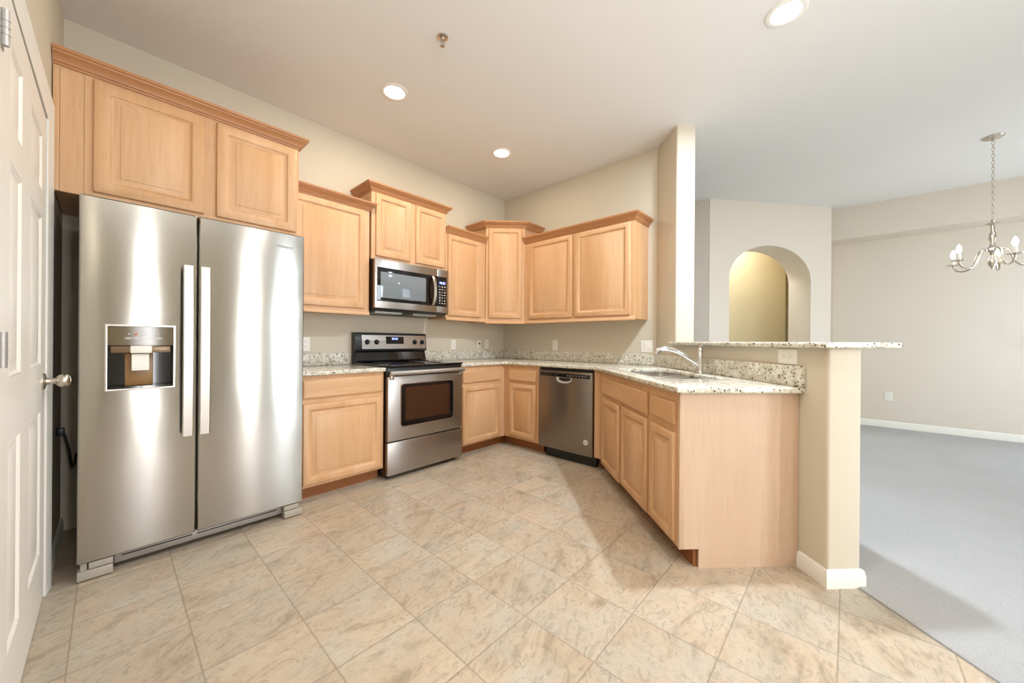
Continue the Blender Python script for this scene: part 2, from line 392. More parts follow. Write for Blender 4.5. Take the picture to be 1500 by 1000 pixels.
# wall with the arched opening
def arch_wall():
    ua, ub, zs, rise = .28, 1.475, 1.95, .44; L = (B_ - A_).length; zt = HC
    pts = [(0, -.05), (ua, -.05)]
    pts += [(ua, zs * k / 2) for k in (1,)]
    for k in range(25):
        a = PI - PI * k / 24; pts.append(((ua + ub) / 2 + (ub - ua) / 2 * math.cos(a), zs + rise * math.sin(a)))
    pts += [(ub, zs / 2), (ub, -.05), (L, -.05), (L, zt), (0, zt)]
    g = G(); g.prism(pts, 0, .335)          # built in (u, height, depth) then stood up
    M = Matrix(((AU.x, 0, AN.x, A_.x), (AU.y, 0, AN.y, A_.y), (0, 1, 0, 0), (0, 0, 0, 1)))
    bmesh.ops.transform(g.bm, matrix=M, verts=g.bm.verts)
    return g
g = arch_wall(); o = g.build('wall_arch', WALLD, ang=30); tag(o, 'wall with a round-headed archway beyond the bar', 'wall', kind='structure')
struct(G().prism([(1.667, -2.02), (1.667, 1.6), (1.787, 1.6), (1.787, -1.9), tuple(A_ + AU * .1 + AN * .33), tuple(A_ + AU * .005 + AN * .02)], -.05, HC), 'wall_hall_side', WALLD, 'side return of the archway wall', cat='wall', smooth=False)
h0 = A_ + AN * .95
struct(G().prism([tuple(h0 - AU * .4), tuple(h0 + AU * 2.045), tuple(h0 + AU * 2.045 + AN * .12), tuple(h0 - AU * .4 + AN * .12)], -.05, HC, vbev=.012), 'wall_hall', WALLH, 'yellowish hall wall seen through the archway', cat='wall')
h1 = A_ + AN * 1.35
struct(G().prism([tuple(h1 + AU * 1.0), tuple(h1 + AU * 3.2), tuple(h1 + AU * 3.2 + AN * .1), tuple(h1 + AU * 1.0 + AN * .1)], -.05, HC), 'wall_hall_end', WALLH, 'hall wall behind the corner seen through the archway', cat='wall', smooth=False)
struct(G().box(4.66, 4.78, -3.0, 1.6, -.05, HC), 'wall_hall_far', WALLH, 'far side wall of the hall', cat='wall', smooth=False)
struct(G().prism([(3.26, -2.893), (4.66, -2.893), (4.66, -3.0), (3.17, -3.0)], -.05, HC), 'wall_hall_return', WALLH, 'hall wall behind the dining room', cat='wall', smooth=False)
struct(G().box(.0, 4.78, 1.6, 1.72, -.05, HC), 'wall_passage', WALLD, 'end wall of the passage beyond the kitchen', cat='wall', smooth=False)
# baseboards
BBP = [(0, 0), (.013, 0), (.013, .055), (.010, .062), (.010, .07), (.006, .078), (0, .082)]
struct(G().sweep([tuple(sq(1.643, 0)), tuple(sq(BAR_S, 0)), tuple(sq(BAR_S, BAR_W)), tuple(sq(COL_S, BAR_W))], BBP, 0), 'baseboard_bar', TRIM, 'white baseboard around the end of the half wall', cat='baseboard')
struct(G().sweep([(3.5, -3.0), (3.5, -6.0)], [(o_, h_ * 1.05 + .008) for o_, h_ in BBP], 0), 'baseboard_dining', TRIM, 'white baseboard along the far dining wall', cat='baseboard')
struct(G().sweep([(XL, -.70), (XL, 0)], BBP, 0), 'baseboard_left', TRIM, 'white baseboard in the gap beside the refrigerator', cat='baseboard')
# panelled door and casing in the left wall
XD = -3.672
FR_W = Matrix.Rotation(PI / 2, 4, 'Z')           # left wall: x = world y, front faces +x (local -y)
g = G(); yw = -XD                                 # local y of the face
dx0, dx1 = -1.772, -.800
g.box(dx0, dx1, yw + .006, yw + .04, .006, 2.045)
st = .115; midx = (dx0 + dx1) / 2
cols = [(-1.63, -1.425), (-1.24, -.93)]; c0, c1, c2, c3 = -1.63, -1.425, -1.24, -.93
rows = [(.23, .82), (1.0, 1.60), (1.70, 1.93)]
zs = [.006] + [z for r in rows for z in r] + [2.045]
for a, b in ((dx0, c0), (c1, c2), (c3, dx1)): g.box(a, b, yw, yw + .02, .006, 2.045)
for a, b in zip(zs[0::2], zs[1::2]): g.box(c0, c1, yw, yw + .02, a, b).box(c2, c3, yw, yw + .02, a, b)
door = g.build('door_1', DOORW, frame=FR_W, loc=(dx0, yw + .02, 0)); tag(door, 'white six-panel door in the left wall, closed', 'door', kind='structure')
class _D: pass
dth = _D(); dth.loc = Vector((dx0, yw + .02, 0)); dth.o = door
for a, b in cols:
    for z0, z1 in rows:
        G().panel(a, b, z0, z1, [(0, yw + .007), (.001, yw + .0005), (.004, yw - .0005), (.012, yw + .004), (.016, yw + .009), (.05, yw + .003), (.052, yw + .0025)]).build('door_panel', DOORW, door, th=dth)
kz, kx = .93, -.872
G().lathe([(.034, -.002), (.034, .004), (.03, .008), (.014, .011), (.011, .03), (.014, .036), (.024, .043), (.029, .055), (.027, .066), (.018, .074), (.001, .077)], (kx, yw, kz), axis='y').build('door_knob', NICKEL, door, th=dth, label='brushed nickel round knob')
for z in (1.885, 1.08):
    g = G(); g.tube([(dx0 - .006, yw - .008, z - .045), (dx0 - .006, yw - .008, z + .045)], .0075, 10).box(dx0 - .002, dx0 + .03, yw - .0025, yw + .001, z - .045, z + .045)
    for k in range(-1, 2): g.lathe([(.0085, -.001), (.0085, .001)], (dx0 - .006, yw - .008, z + k * .018))
    g.build('hinge', GREYM, door, th=dth, label='grey metal hinge')
CSP = [(0, 0), (0, .006), (.012, .009), (.03, .010), (.05, .014), (.075, .017), (.092, .016), (.098, .010), (.1, 0)]
def casing():
    g = G(); yb = -XL; off = lambda o: o
    xi0, xi1, zi = dx0 - .006, dx1 + .006, 2.052; rings = []
    for (sx, z, cx, cz) in ((xi0, 0, -1, 0), (xi0, zi, -1, 1), (xi1, zi, 1, 1), (xi1, 0, 1, 0)):
        k_ = .2 if cx < 0 else 1           # the hinge-side leg is a thin flat strip
        rings.append([(sx + cx * o, yb - h * k_, z + cz * o) for o, h in CSP])
    g.loft(rings)
    
    return g
struct(casing(), 'trim_1', TRIM, 'white moulded casing around the panelled door', frame=FR_W, cat='door casing')

# ------------------------------------------------------------------ cabinets
CROWN = [(0, 0), (.007, 0), (.009, .01), (.015, .012), (.019, .025), (.03, .038), (.041, .045), (.043, .051), (.05, .054), (.052, .068), (0, .068)]
RAIL = [(0, 0), (.012, 0), (.014, .008), (.012, .02), (.006, .026), (.004, .038), (0, .04)]
def cab_door(th, x0, x1, z0, z1, y, fwid=.058, mat=None):
    d = G().panel(x0, x1, z0, z1, [(0, y - .0008), (0, y - .015), (.002, y - .018), (.006, y - .02), (fwid - .016, y - .02), (fwid - .012, y - .018), (fwid - .009, y - .012), (fwid - .003, y - .008), (fwid + .003, y - .0075)], True, False).build('door', mat or WV, th=th)
    G().panel(x0 + fwid - .004, x1 - fwid + .004, z0 + fwid - .004, z1 - fwid + .004, [(0, y - .002), (.0, y - .007), (.006, y - .007), (.030, y - .0155), (.031, y - .0185), (.033, y - .0192)]).build('raised_panel', mat or WV, d, th=th)
    return d
def cab_drawer(th, x0, x1, z0, z1, y, name='drawer'):
    return G().panel(x0, x1, z0, z1, [(0, y - .0008), (0, y - .013), (.004, y - .017), (.011, y - .02), (.013, y - .02)]).build(name, WH, th=th)
def face_frame(th, x0, x1, z0, z1, y, openings, d=.019):
    """face frame as one plate with rectangular openings, standing in xz"""
    g = G(); xs = sorted({x0, x1, *[v for o in openings for v in o[:2]]}); zs = sorted({z0, z1, *[v for o in openings for v in o[2:]]})
    for a, b in zip(xs, xs[1:]):
        for c, e in zip(zs, zs[1:]):
            mx, mz = (a + b) / 2, (c + e) / 2
            if not any(o[0] < mx < o[1] and o[2] < mz < o[3] for o in openings): g.box(a, b, y, y + d, c, e)
    bmesh.ops.remove_doubles(g.bm, verts=g.bm.verts, dist=1e-5)
    return g.build('face_frame', WV, th=th, smooth=False)
def upper(label, frame, x0, x1, yf, z0, z1, doors, crown_l=True, crown_r=True, rail=True, group='maple wall cabinets', crown_trim=(0, 0), extra=None):
    th = T('wall_cabinet', label, 'cabinet', frame, ((x0 + x1) / 2, yf / 2, z0), group)
    G().box(x0, x1, yf + .02, -.001, z0 + .012, z1).build('carcass', WV, th=th, smooth=False)
    face_frame(th, x0, x1, z0, z1, yf, [(d[0] + .012, d[1] - .012, d[2] + .012, d[3] - .012) for d in doors])
    for d in doors: cab_door(th, d[0], d[1], d[2], d[3], yf)
    path = []
    if crown_l: path.append((x0, -.002))
    path += [(x0, yf), (x1, yf)]
    if crown_r: path.append((x1, -.002))
    G().sweep(path, CROWN, z1 - .004).build('crown_moulding', WC, th=th)
    if rail: G().sweep([(x0, yf), (x1, yf)], RAIL, z0 - .002).build('light_rail', WH, th=th)
    return th
# left to right along the range wall
th = T('wall_cabinet', 'large two-door maple cabinet directly above the refrigerator', 'cabinet', FR_L, (-3.15, -.3, 1.80), 'maple wall cabinets')
x0, x1, yf, z0, z1 = XL + .003, -2.636, -.61, 1.80, 2.388
G().box(x0, x1, yf + .02, -.001, z0 + .02, z1).build('carcass', WV, th=th, smooth=False)
dd = [(-3.543, -3.126, 1.825, 2.372), (-3.07, -2.652, 1.825, 2.372)]
face_frame(th, -3.572, x1, z0, z1, yf, [(d[0] + .012, d[1] - .012, d[2] + .012, d[3] - .012) for d in dd])
G().box(x0 + .022, -3.573, yf + .002, yf + .021, z0, z1).box(x0, x0 + .021, yf - .001, yf + .02, z0, z1, .002).build('filler_strip', WV, th=th)
for d in dd: cab_door(th, *d, yf, .064)
G().sweep([(x0, yf), (x1, yf), (x1, -.002)], CROWN, z1 - .004).build('crown_moulding', WC, th=th)
upper('single-door maple wall cabinet between the refrigerator and the microwave', FR_L, -2.634, -1.990, -.305, 1.327, 2.217, [(-2.60, -2.033, 1.378, 2.205)], crown_l=False)
upper('short two-door maple cabinet above the microwave, standing higher than its neighbours', FR_L, -1.972, -1.182, -.305, 1.815, 2.403, [(-1.936, -1.597, 1.846, 2.39), (-1.537, -1.196, 1.846, 2.39)], rail=False)
upper('single-door maple wall cabinet to the right of the microwave', FR_L, -1.180, -.628, -.305, 1.327, 2.217, [(-1.158, -.703, 1.373, 2.205)], crown_l=False, crown_r=False)
# corner cabinet set at an angle
th = T('wall_cabinet', 'tall angled maple cabinet in the corner with one narrow pale door', 'cabinet', FR_D, (.2225, .25, 1.31), 'maple wall cabinets')
inv = FR_D.inverted(); lc = lambda x, y: tuple((inv @ Vector((x, y, 0))).to_2d())
pts = [lc(-.62, -.001), lc(-.62, -.31), lc(-.31, -.62), lc(-.001, -.62), lc(-.001, -.001)]
ins = [lc(-.62, -.001), (0.0, .02), (.4384, .02), lc(-.001, -.62), lc(-.001, -.001)]
G().prism(ins, 1.325, 2.40).build('carcass', WV, th=th, smooth=False)
face_frame(th, .0, .4455, 1.312, 2.40, 0, [(.05, .39, 1.39, 2.37)])
cab_door(th, .035, .405, 1.373, 2.384, 0, .055)
G().sweep([lc(-.62, -.003), (0, 0), (.4455, 0), lc(-.003, -.62)], CROWN, 2.394).build('crown_moulding', WC, th=th)
G().sweep([(0, 0), (.4455, 0)], RAIL, 1.31).build('light_rail', WH, th=th)
upper('wide two-door maple wall cabinet above the dishwasher', FR_R, .622, 1.914, -.305, 1.315, 2.217, [(.685, 1.257, 1.362, 2.205), (1.293, 1.877, 1.362, 2.205)], crown_l=False)

def base(label, frame, x0, x1, units, depth=.61, kick=(None, None), name='base_cabinet', hollow=False):
    th = T(name, label, 'cabinet', frame, ((x0 + x1) / 2, -depth / 2, 0), 'maple base cabinets')
    yf = -depth
    if hollow:      # open-topped box that takes the sink bowls
        G().box(x0 + .002, x0 + .018, yf + .02, -.003, .1, .863).box(x1 - .018, x1 - .002, yf + .02, -.003, .1, .863).box(x0 + .018, x1 - .018, yf + .02, -.003, .1, .116).box(x0 + .018, x1 - .018, -.012, -.003, .116, .863).build('carcass', WV, th=th, smooth=False)
    else: G().box(x0 + .002, x1 - .002, yf + .02, -.003, .1, .863).build('carcass', WV, th=th, smooth=False)
    ops = []
    for u in units:
        if u[0] == 'd': cab_door(th, *u[1:], yf, .055)
        else: cab_drawer(th, *u[1:], yf, 'drawer' if u[0] == 'w' else 'false_front')
        ops.append((u[1] + .012, u[2] - .012, u[3] + .012, u[4] - .012))
    face_frame(th, x0, x1, .098, .864, yf, ops)
    G().box(x0 + .002 if kick[0] is None else kick[0], x1 - .002 if kick[1] is None else kick[1], yf + .08, yf + .1, 0.0, .1).build('toe_kick', WD, th=th, label='dark toe kick board', smooth=False)
    return th
base('maple base cabinet between the refrigerator and the range', FR_L, -2.634, -2.014, [('w', -2.60, -2.033, .709, .836), ('d', -2.60, -2.033, .118, .672)])
base('maple base cabinet between the range and the inner corner', FR_L, -1.240, -.611, [('w', -1.205, -.694, .706, .82), ('d', -1.205, -.70, .114, .668)], kick=(None, -.53))
base('narrow maple base cabinet between the corner and the dishwasher', FR_R, .611, 1.086, [('w', .682, 1.044, .704, .816), ('d', .692, 1.044, .124, .67)], kick=(.53, None))
# peninsula: sink base and end unit
th = base('maple sink base with two doors under the kitchen sink', FR_S, .330, 1.295, [('f', .367, 1.276, .684, .816), ('d', .367, .79, .097, .65), ('d', .842, 1.278, .110, .66)], hollow=True)
fi = FR_S.inverted(); ls = lambda x, y: tuple((fi @ Vector((x, y, 0))).to_2d())
pf = [ls(-.61, -1.694), ls(-.61, -1.755), (.330, -.61), (.330, -.59), ls(-.585, -1.745), ls(-.585, -1.694)]
G().prism(pf, .098, .864).build('filler_strip', WV, th=th, smooth=False)
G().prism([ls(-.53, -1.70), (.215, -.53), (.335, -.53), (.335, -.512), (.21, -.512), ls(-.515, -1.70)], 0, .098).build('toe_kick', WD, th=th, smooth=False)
th = base('maple end cabinet of the peninsula with one drawer and a pale end panel', FR_S, 1.296, 1.626, [('w', 1.316, 1.606, .70, .812), ('d', 1.316, 1.606, .117, .658)])
g = G(); prof = [(-.61, .094), (-.51, .094), (-.51, 0), (-.002, 0), (-.002, .864), (-.61, .864)]
g.loft([[(1.627, y, z) for y, z in prof], [(1.640, y, z) for y, z in prof]]); g.build('end_panel', WP, th=th, label='pale maple end panel', smooth=False)
G().box(1.626, 1.642, -.612, -.585, .094, .864, .002).build('corner_stile', WP, th=th)

# countertops
th = T('countertop', 'short speckled granite countertop between the refrigerator and the range', 'countertop', FR_L, (-2.32, -.32, .865), 'granite tops')
G().prism([(-2.636, -.002), (-2.636, -.645), (-2.012, -.645), (-2.012, -.002)], .865, .896, bev=.010, seg=4).build('slab', GRAN, th=th)
G().box(-2.636, -2.03, -.022, -.002, .8965, 1.0, .002).build('backsplash', GRAN, th=th)
th = T('countertop', 'long speckled granite countertop turning the corner from the range to the sink peninsula', 'countertop', I4, (-.4, -1.2, .865), 'granite tops')
f1 = sq(.2641, -.64)
SK = (.44, 1.26, -.52, -.125)
def rr2(x0, x1, y0, y1, r, n=5):
    P = []
    for cx, cy, a0 in ((x1 - r, y1 - r, 0), (x0 + r, y1 - r, PI / 2), (x0 + r, y0 + r, PI), (x1 - r, y0 + r, 1.5 * PI)):
        for k in range(n + 1): a = a0 + k * PI / 2 / n; P.append((cx + r * math.cos(a), cy + r * math.sin(a)))
    return P
hole = [tuple(sq(*p)) for p in rr2(*SK, .05)]
arc = []
cx, cy, rad = -.64 - .05, -.64 - .05, .05
arc = [(cx + rad * math.cos(a), cy + rad * math.sin(a)) for a in [PI / 2 - k * PI / 2 / 6 for k in range(7)]]
outline = [(-1.242, -.002), (-1.242, -.64)] + arc + [tuple(f1), tuple(sq(1.675, -.64)), tuple(sq(1.675, -.003)), tuple(sq(.01, -.003)), (-.002, -1.99), (-.002, -.002)]
G().prism(outline, .865, .896, [hole], bev=.010, seg=4).build('slab', GRAN, th=th)
G().box(-1.242, -.024, -.022, -.002, .8965, 1.0, .002).build('backsplash', GRAN, th=th)
G().prism([(-.022, -.003), (-.022, -1.985), (-.002, -1.985), (-.002, -.003)], .8965, 1.0, bev=.002).build('backsplash', GRAN, th=th)
G().prism([tuple(sq(.0, -.022)), tuple(sq(1.675, -.022)), tuple(sq(1.675, -.002)), tuple(sq(.02, -.002))], .8965, 1.0, bev=.002).build('backsplash', GRAN, th=th)
# raised bar top
o = G().prism([(COL_S - .035, -.045), (BAR_S + .035, -.045), (BAR_S + .035, .315), (BAR_S - .01, .345), (COL_S + .003, .345), (COL_S + .003, -.004), (COL_S - .035, -.004)], 1.0905, 1.119, bev=.011, seg=4).build('bar_top', GRAN, frame=FR_S, loc=(1.1, .15, 1.0905))
tag(o, 'raised granite breakfast bar slab on top of the half wall', 'bar top', 'granite tops')

# ------------------------------------------------------------------ refrigerator
FX0, FX1, FY = -3.580, -2.6525, -.78
th = T('refrigerator', 'stainless steel side-by-side refrigerator with ice dispenser', 'refrigerator', FR_L, ((FX0 + FX1) / 2, -.42, 0))
G().box(FX0 + .004, FX1 - .004, FY + .085, -.09, .035, 1.745, .006).build('body', GREYM, th=th)
FM = -3.1685
def curved_door(x0, x1, z0, z1, holes=None):
    """door skin, slightly bowed, with an optional rectangular opening; both skins and edges"""
    g = G(); b = g.bm
    xs = [x0, x0 + .005, x0 + .012] + [x0 + .012 + (x1 - x0 - .024) * k / 10 for k in range(1, 10)] + [x1 - .012, x1 - .005, x1]
    zs = [z0, z0 + .006] + [z0 + .006 + (z1 - z0 - .012) * k / 12 for k in range(1, 12)] + [z1 - .006, z1]
    if holes:
        xs = sorted([x for x in xs if min(abs(x - holes[0]), abs(x - holes[1])) > .012] + [holes[0], holes[1]])
        zs = sorted([z for z in zs if min(abs(z - holes[2]), abs(z - holes[3])) > .02] + [holes[2], holes[3]])
    def yy(x, z):
        u = (x - x0) / (x1 - x0) * 2 - 1; y = FY - .0012 * (1 - u * u)
        ex = min(x - x0, x1 - x); ez = min(z - z0, z1 - z)
        if ex < .003: y += .005
        if ez < .003: y += .005
        return y
    V = [[b.verts.new((x, yy(x, z), z)) for x in xs] for z in zs]
    for i in range(len(zs) - 1):
        for j in range(len(xs) - 1):
            mx, mz = (xs[j] + xs[j + 1]) / 2, (zs[i] + zs[i + 1]) / 2
            if holes and holes[0] < mx < holes[1] and holes[2] < mz < holes[3]: continue
            b.faces.new((V[i][j], V[i][j + 1], V[i + 1][j + 1], V[i + 1][j]))
    r = bmesh.ops.extrude_edge_only(b, edges=[e for e in b.edges if e.is_boundary])
    for v in r['geom']:
        if isinstance(v, bmesh.types.BMVert): v.co.y = FY + .08
    return g
DH = (-3.494, -3.262, .868, 1.172)
fd = curved_door(FX0, FM - .0035, .084, 1.765, DH).build('freezer_door', STEEL, th=th)
rd = curved_door(FM + .0035, FX1, .084, 1.765).build('fridge_door', STEEL, th=th)
G().box(FM - .003, FM + .003, FY + .03, FY + .08, .09, 1.75).build('door_gasket', DARK, th=th, label='dark gap between the doors')
def handle(parent, x0, x1):
    g = G()
    zz = [.612 + (1.49 - .612) * k / 14 for k in range(15)]
    rings = []
    for k, z in enumerate(zz):
        u = k / 7 - 1; out = FY - .055 - .012 * (1 - u * u); tk = .012
        rings.append([(x0, out + .004, z), (x0 + .004, out, z), (x1 - .004, out, z), (x1, out + .004, z), (x1, out + tk, z), (x0, out + tk, z)])
    g.loft(rings)
    for z in (.63, 1.472): g.box((x0 + x1) / 2 - .012, (x0 + x1) / 2 + .012, FY - .05, FY + .002, z - .016, z + .016, .003)
    return g.build('handle', STEELH, parent, th=th, label='bright vertical bar handle')
handle(fd, -3.233, -3.190); handle(rd, -3.166, -3.122)
# dispenser
dx0_, dx1_, dz0, dz1 = DH
G().panel(dx0_ - .006, dx1_ + .006, dz0 - .006, dz1 + .006, [(0, FY - .001), (.0, FY - .007), (.003, FY - .008), (.008, FY - .007), (.009, FY + .004)], False, False).build('dispenser_frame', STEELH, fd, th=th, label='bright metal rim round the dispenser')
g = G(); zc = 1.077
g.box(dx0_ + .002, dx1_ - .002, FY + .062, FY + .066, dz0 + .002, zc).box(dx0_ + .001, dx0_ + .004, FY - .002, FY + .064, dz0 + .002, zc).box(dx1_ - .004, dx1_ - .001, FY - .002, FY + .064, dz0 + .002, zc).box(dx0_ + .002, dx1_ - .002, FY - .004, FY + .064, dz0 + .001, dz0 + .012).box(dx0_ + .002, dx1_ - .002, FY + .0, FY + .064, zc - .002, zc + .002)
g.build('dispenser_recess', BLKG, fd, th=th, label='black glossy dispenser recess')
G().rrect(dx0_ + .001, dx1_ - .001, zc, dz1 - .001, FY + .02, FY - .004, .012, bev=.002).build('control_panel', flat('bronze_gloss', (.13, .095, .045, 1), .08), fd, th=th, label='glossy brown control panel')
G().box(dx0_ + .012, dx1_ - .012, FY + .006, FY + .02, 1.042, zc - .001, .002).build('chute_trim', flat('bronze_band', (.2, .13, .07, 1), .25, .4), fd, th=th, label='bronze band under the controls')
G().box(-3.417, -3.342, FY - .002, FY + .03, 1.04, zc, .003).build('ice_chute', WHITE, fd, th=th, label='pale ice chute')
g = G(); g.loft([[(-3.412, FY + .004 + o, z), (-3.352, FY + .004 + o, z), (-3.352, FY + .02 + o, z), (-3.412, FY + .02 + o, z)] for z, o in ((1.036, .016), (1.02, .006), (1.0, .006), (.975, .0), (.955, .004))])
g.build('dispenser_paddle', WHITE, fd, th=th, label='pale plastic dispenser paddle')
G().box(-3.435, -3.335, FY + .045, FY + .058, dz0 + .012, 1.04, .003).build('dispenser_backplate', flat('tan_plastic', srgb(150, 112, 66), .3), fd, th=th, label='tan plate behind the paddle')
g = G()
for k in range(5):
    a = -3.436 + k * .0265; g.panel(a, a + .024, 1.108, 1.117, [(0, FY - .0035), (0, FY - .0045), (.0012, FY - .0045), (.0012, FY - .0038)], False, False); g.box(a + .006, a + .018, FY - .0046, FY - .0036, 1.111, 1.114)
g.tube([(-3.388, FY - .0045, 1.142), (-3.384, FY - .0045, 1.124), (-3.364, FY - .0045, 1.124), (-3.360, FY - .0045, 1.142)], .001, 6)
for a in (-3.424, -3.322): g.box(a, a + .005, FY - .0046, FY - .0036, 1.13, 1.136)
g.build('control_markings', MARK, fd, th=th, label='white control icons')
G().lathe([(.0055, 0), (.0055, .0012)], (-3.398, FY - .0035, 1.131), axis='y', n=12).build('indicator_light', REDM, fd, th=th, label='red indicator')
text('logo', 'Whirlpool', .021, -2.762, FY - .0055, 1.68, GREYM, th, rd)
# kick area
G().box(FX0 + .115, FX1 - .10, FY + .045, FY + .06, .028, .078, .002).build('base_grille', GREYM, th=th, label='grey kick grille')
g = G()
for a, b in ((FX0 + .14, FX0 + .40), (FX0 + .42, FX1 - .13)): g.box(a, b, FY + .0435, FY + .047, .056, .062)
g.build('grille_slot', DARK, th=th)
for a, b in ((FX0, FX0 + .112), (FX1 - .1, FX1)):
    g = G().box(a, b, FY + .004, FY + .07, .006, .047, .003)
    g.box(a + (.035 if a == FX0 else .0), b - (.0 if a == FX0 else .02), FY + .008, FY + .07, .051, .079, .002)
    g.box(a + .01, a + .03, FY + .02, FY + .05, .04, .08)
    g.build('foot_cover', GREYP, th=th, label='pale grey hinge and roller cover')
for x in (FX0 + .06, FX1 - .06):
    for y in (FY + .09, -.2): G().tube([(x - .012, y, .02), (x + .012, y, .02)], .02, 14).build('roller', BLK, th=th)
# power cord behind it
pts = [(XL + .01, -.30, .62), (XL + .03, -.31, .60), (XL + .045, -.30, .52), (XL + .05, -.26, .44), (XL + .05, -.20, .40), (XL + .055, -.13, .40), (XL + .06, -.03, .44)]
o = G().tube(pts, .006, 8).box(XL + .001, XL + .03, -.315, -.285, .60, .64, .004).build('power_cord', BLK, loc=(XL, -.3, .4)); tag(o, 'dark power cord in the gap left of the refrigerator', 'cord')

# ------------------------------------------------------------------ range
RX0, RX1 = -2.009, -1.245; RM = (RX0 + RX1) / 2
th = T('range', 'stainless steel electric range with black glass cooktop', 'oven', FR_L, (RM, -.34, 0))
G().box(RX0 + .004, RX1 - .004, -.625, -.03, .03, .895).build('body', flat('dark_enamel', (.035, .014, .01, 1), .3), th=th, label='dark enamelled sides', smooth=False)
for x in (RX0 + .05, RX1 - .05):
    for y in (-.58, -.1): G().lathe([(.018, 0), (.018, .008), (.008, .01), (.008, .032)], (x, y, 0), 12).build('levelling_foot', BLK, th=th)
od = G().box(RX0 + .006, RX1 - .006, -.665, -.627, .306, .822, .004).build('oven_door', STEEL2, th=th)
G().rrect(-1.898, -1.350, .405, .765, -.664, -.6685, .03, bev=.002).build('window_rim', STEELH, od, th=th, label='bright trim line round the oven window')
G().rrect(-1.889, -1.359, .414, .756, -.665, -.6695, .027).build('window_surround', BLKG, od, th=th, label='black glass surround')
G().rrect(-1.850, -1.400, .458, .728, -.666, -.6702, .006).build('oven_window', BROWNG, od, th=th, label='brown-tinted oven window')
g = G()
prof = [(-.700, .832), (-.706, .836), (-.708, .85), (-.704, .866), (-.698, .869), (-.690, .866), (-.688, .836), (-.692, .832)]
g.loft([[(x, y, z) for y, z in prof] for x in (RX0 + .008, RX0 + .012, RX1 - .012, RX1 - .008)])
for x in (RX0 + .03, RX1 - .03): g.box(x - .014, x + .014, -.692, -.655, .80, .855, .004)
g.build('handle', STEELH, od, th=th, label='bright full-width bar handle')
G().box(RX0 + .004, RX1 - .004, -.645, -.63, .826, .89, .002).build('vent_strip', BLK, th=th, label='black strip under the cooktop')
dr = G().box(RX0 + .004, RX1 - .004, -.665, -.627, .036, .297, .004).build('drawer', STEEL2, th=th, label='storage drawer')
G().box(RX0 + .01, RX1 - .01, -.64, -.62, .297, .307).build('drawer_gap', DARK, th=th, smooth=False)
ct = G().box(RX0 - .001, RX1 + .001, -.668, -.075, .8965, .912, .005, 3).build('cooktop', BLKG, th=th, label='black ceramic glass cooktop')
for x, y, r in ((RM - .19, -.50, .10), (RM + .19, -.50, .085), (RM - .19, -.24, .085), (RM + .19, -.24, .10)):
    G().lathe([(r, .912), (r, .9124), (r - .004, .9124), (r - .004, .912)], (x, y, 0), 40).build('burner_ring', GREYM, ct, th=th)
# backguard
g = G(); prof = [(-.085, 1.012), (-.092, 1.03), (-.074, 1.176), (-.068, 1.182), (-.01, 1.182), (-.01, .90), (-.05, .90), (-.05, 1.0)]
g.loft([[(x, y, z) for y, z in prof] for x in (RX0 + .006, RX1 - .012)])
bgd = g.build('backguard', BLK, th=th, label='black backguard housing')
g = G(); prof = [(-.105, .9125), (-.085, .925), (-.062, 1.0), (-.05, 1.006), (-.045, .9125)]
g.loft([[(x, y, z) for y, z in prof] for x in (RX0 + .008, RX1 - .014)]); g.build('backguard_apron', BLKG, bgd, th=th, label='glossy black sloping apron')
sl = (.092 - .074) / (1.176 - 1.03)
yb = lambda z: -.092 + (z - 1.03) * sl
def slab_on(x0, x1, z0, z1, t0, t1):
    return G().loft([[(x0, yb(z0) - t0, z0), (x1, yb(z0) - t0, z0), (x1, yb(z1) - t0, z1), (x0, yb(z1) - t0, z1)], [(x0, yb(z0) - t1, z0), (x1, yb(z0) - t1, z0), (x1, yb(z1) - t1, z1), (x0, yb(z1) - t1, z1)]])
slab_on(RX0 + .065, RX1 - .022, 1.032, 1.160, -.001, .003).build('control_panel', STEEL2, bgd, th=th, label='stainless control panel')
slab_on(-1.708, -1.520, 1.078, 1.148, .002, .0045).build('display', BLKG, bgd, th=th, label='black clock display')
g = G()
for x in (-1.640, -1.625, -1.607, -1.592): g.box(x - .005, x + .005, yb(1.127) - .0056, yb(1.127) - .004, 1.118, 1.137)
g.build('clock_display', LED, bgd, th=th, label='small glowing blue clock')
for x in (-1.893, -1.803, -1.397, -1.31):
    z = 1.096; y = yb(z) - .002
    kb = G().lathe([(.024, 0), (.024, .004), (.019, .007), (.017, .022), (.014, .026), (.001, .027)], (x, y, z), 20, 'y').build('knob', BLK, bgd, th=th)
    G().box(x - .0035, x + .0035, y - .033, y - .02, z - .019, z + .019, .002).build('knob_grip', BLK, kb, th=th)
text('logo', 'Whirlpool', .017, -1.612, yb(1.05) - .004, 1.05, GREYM, th, bgd)

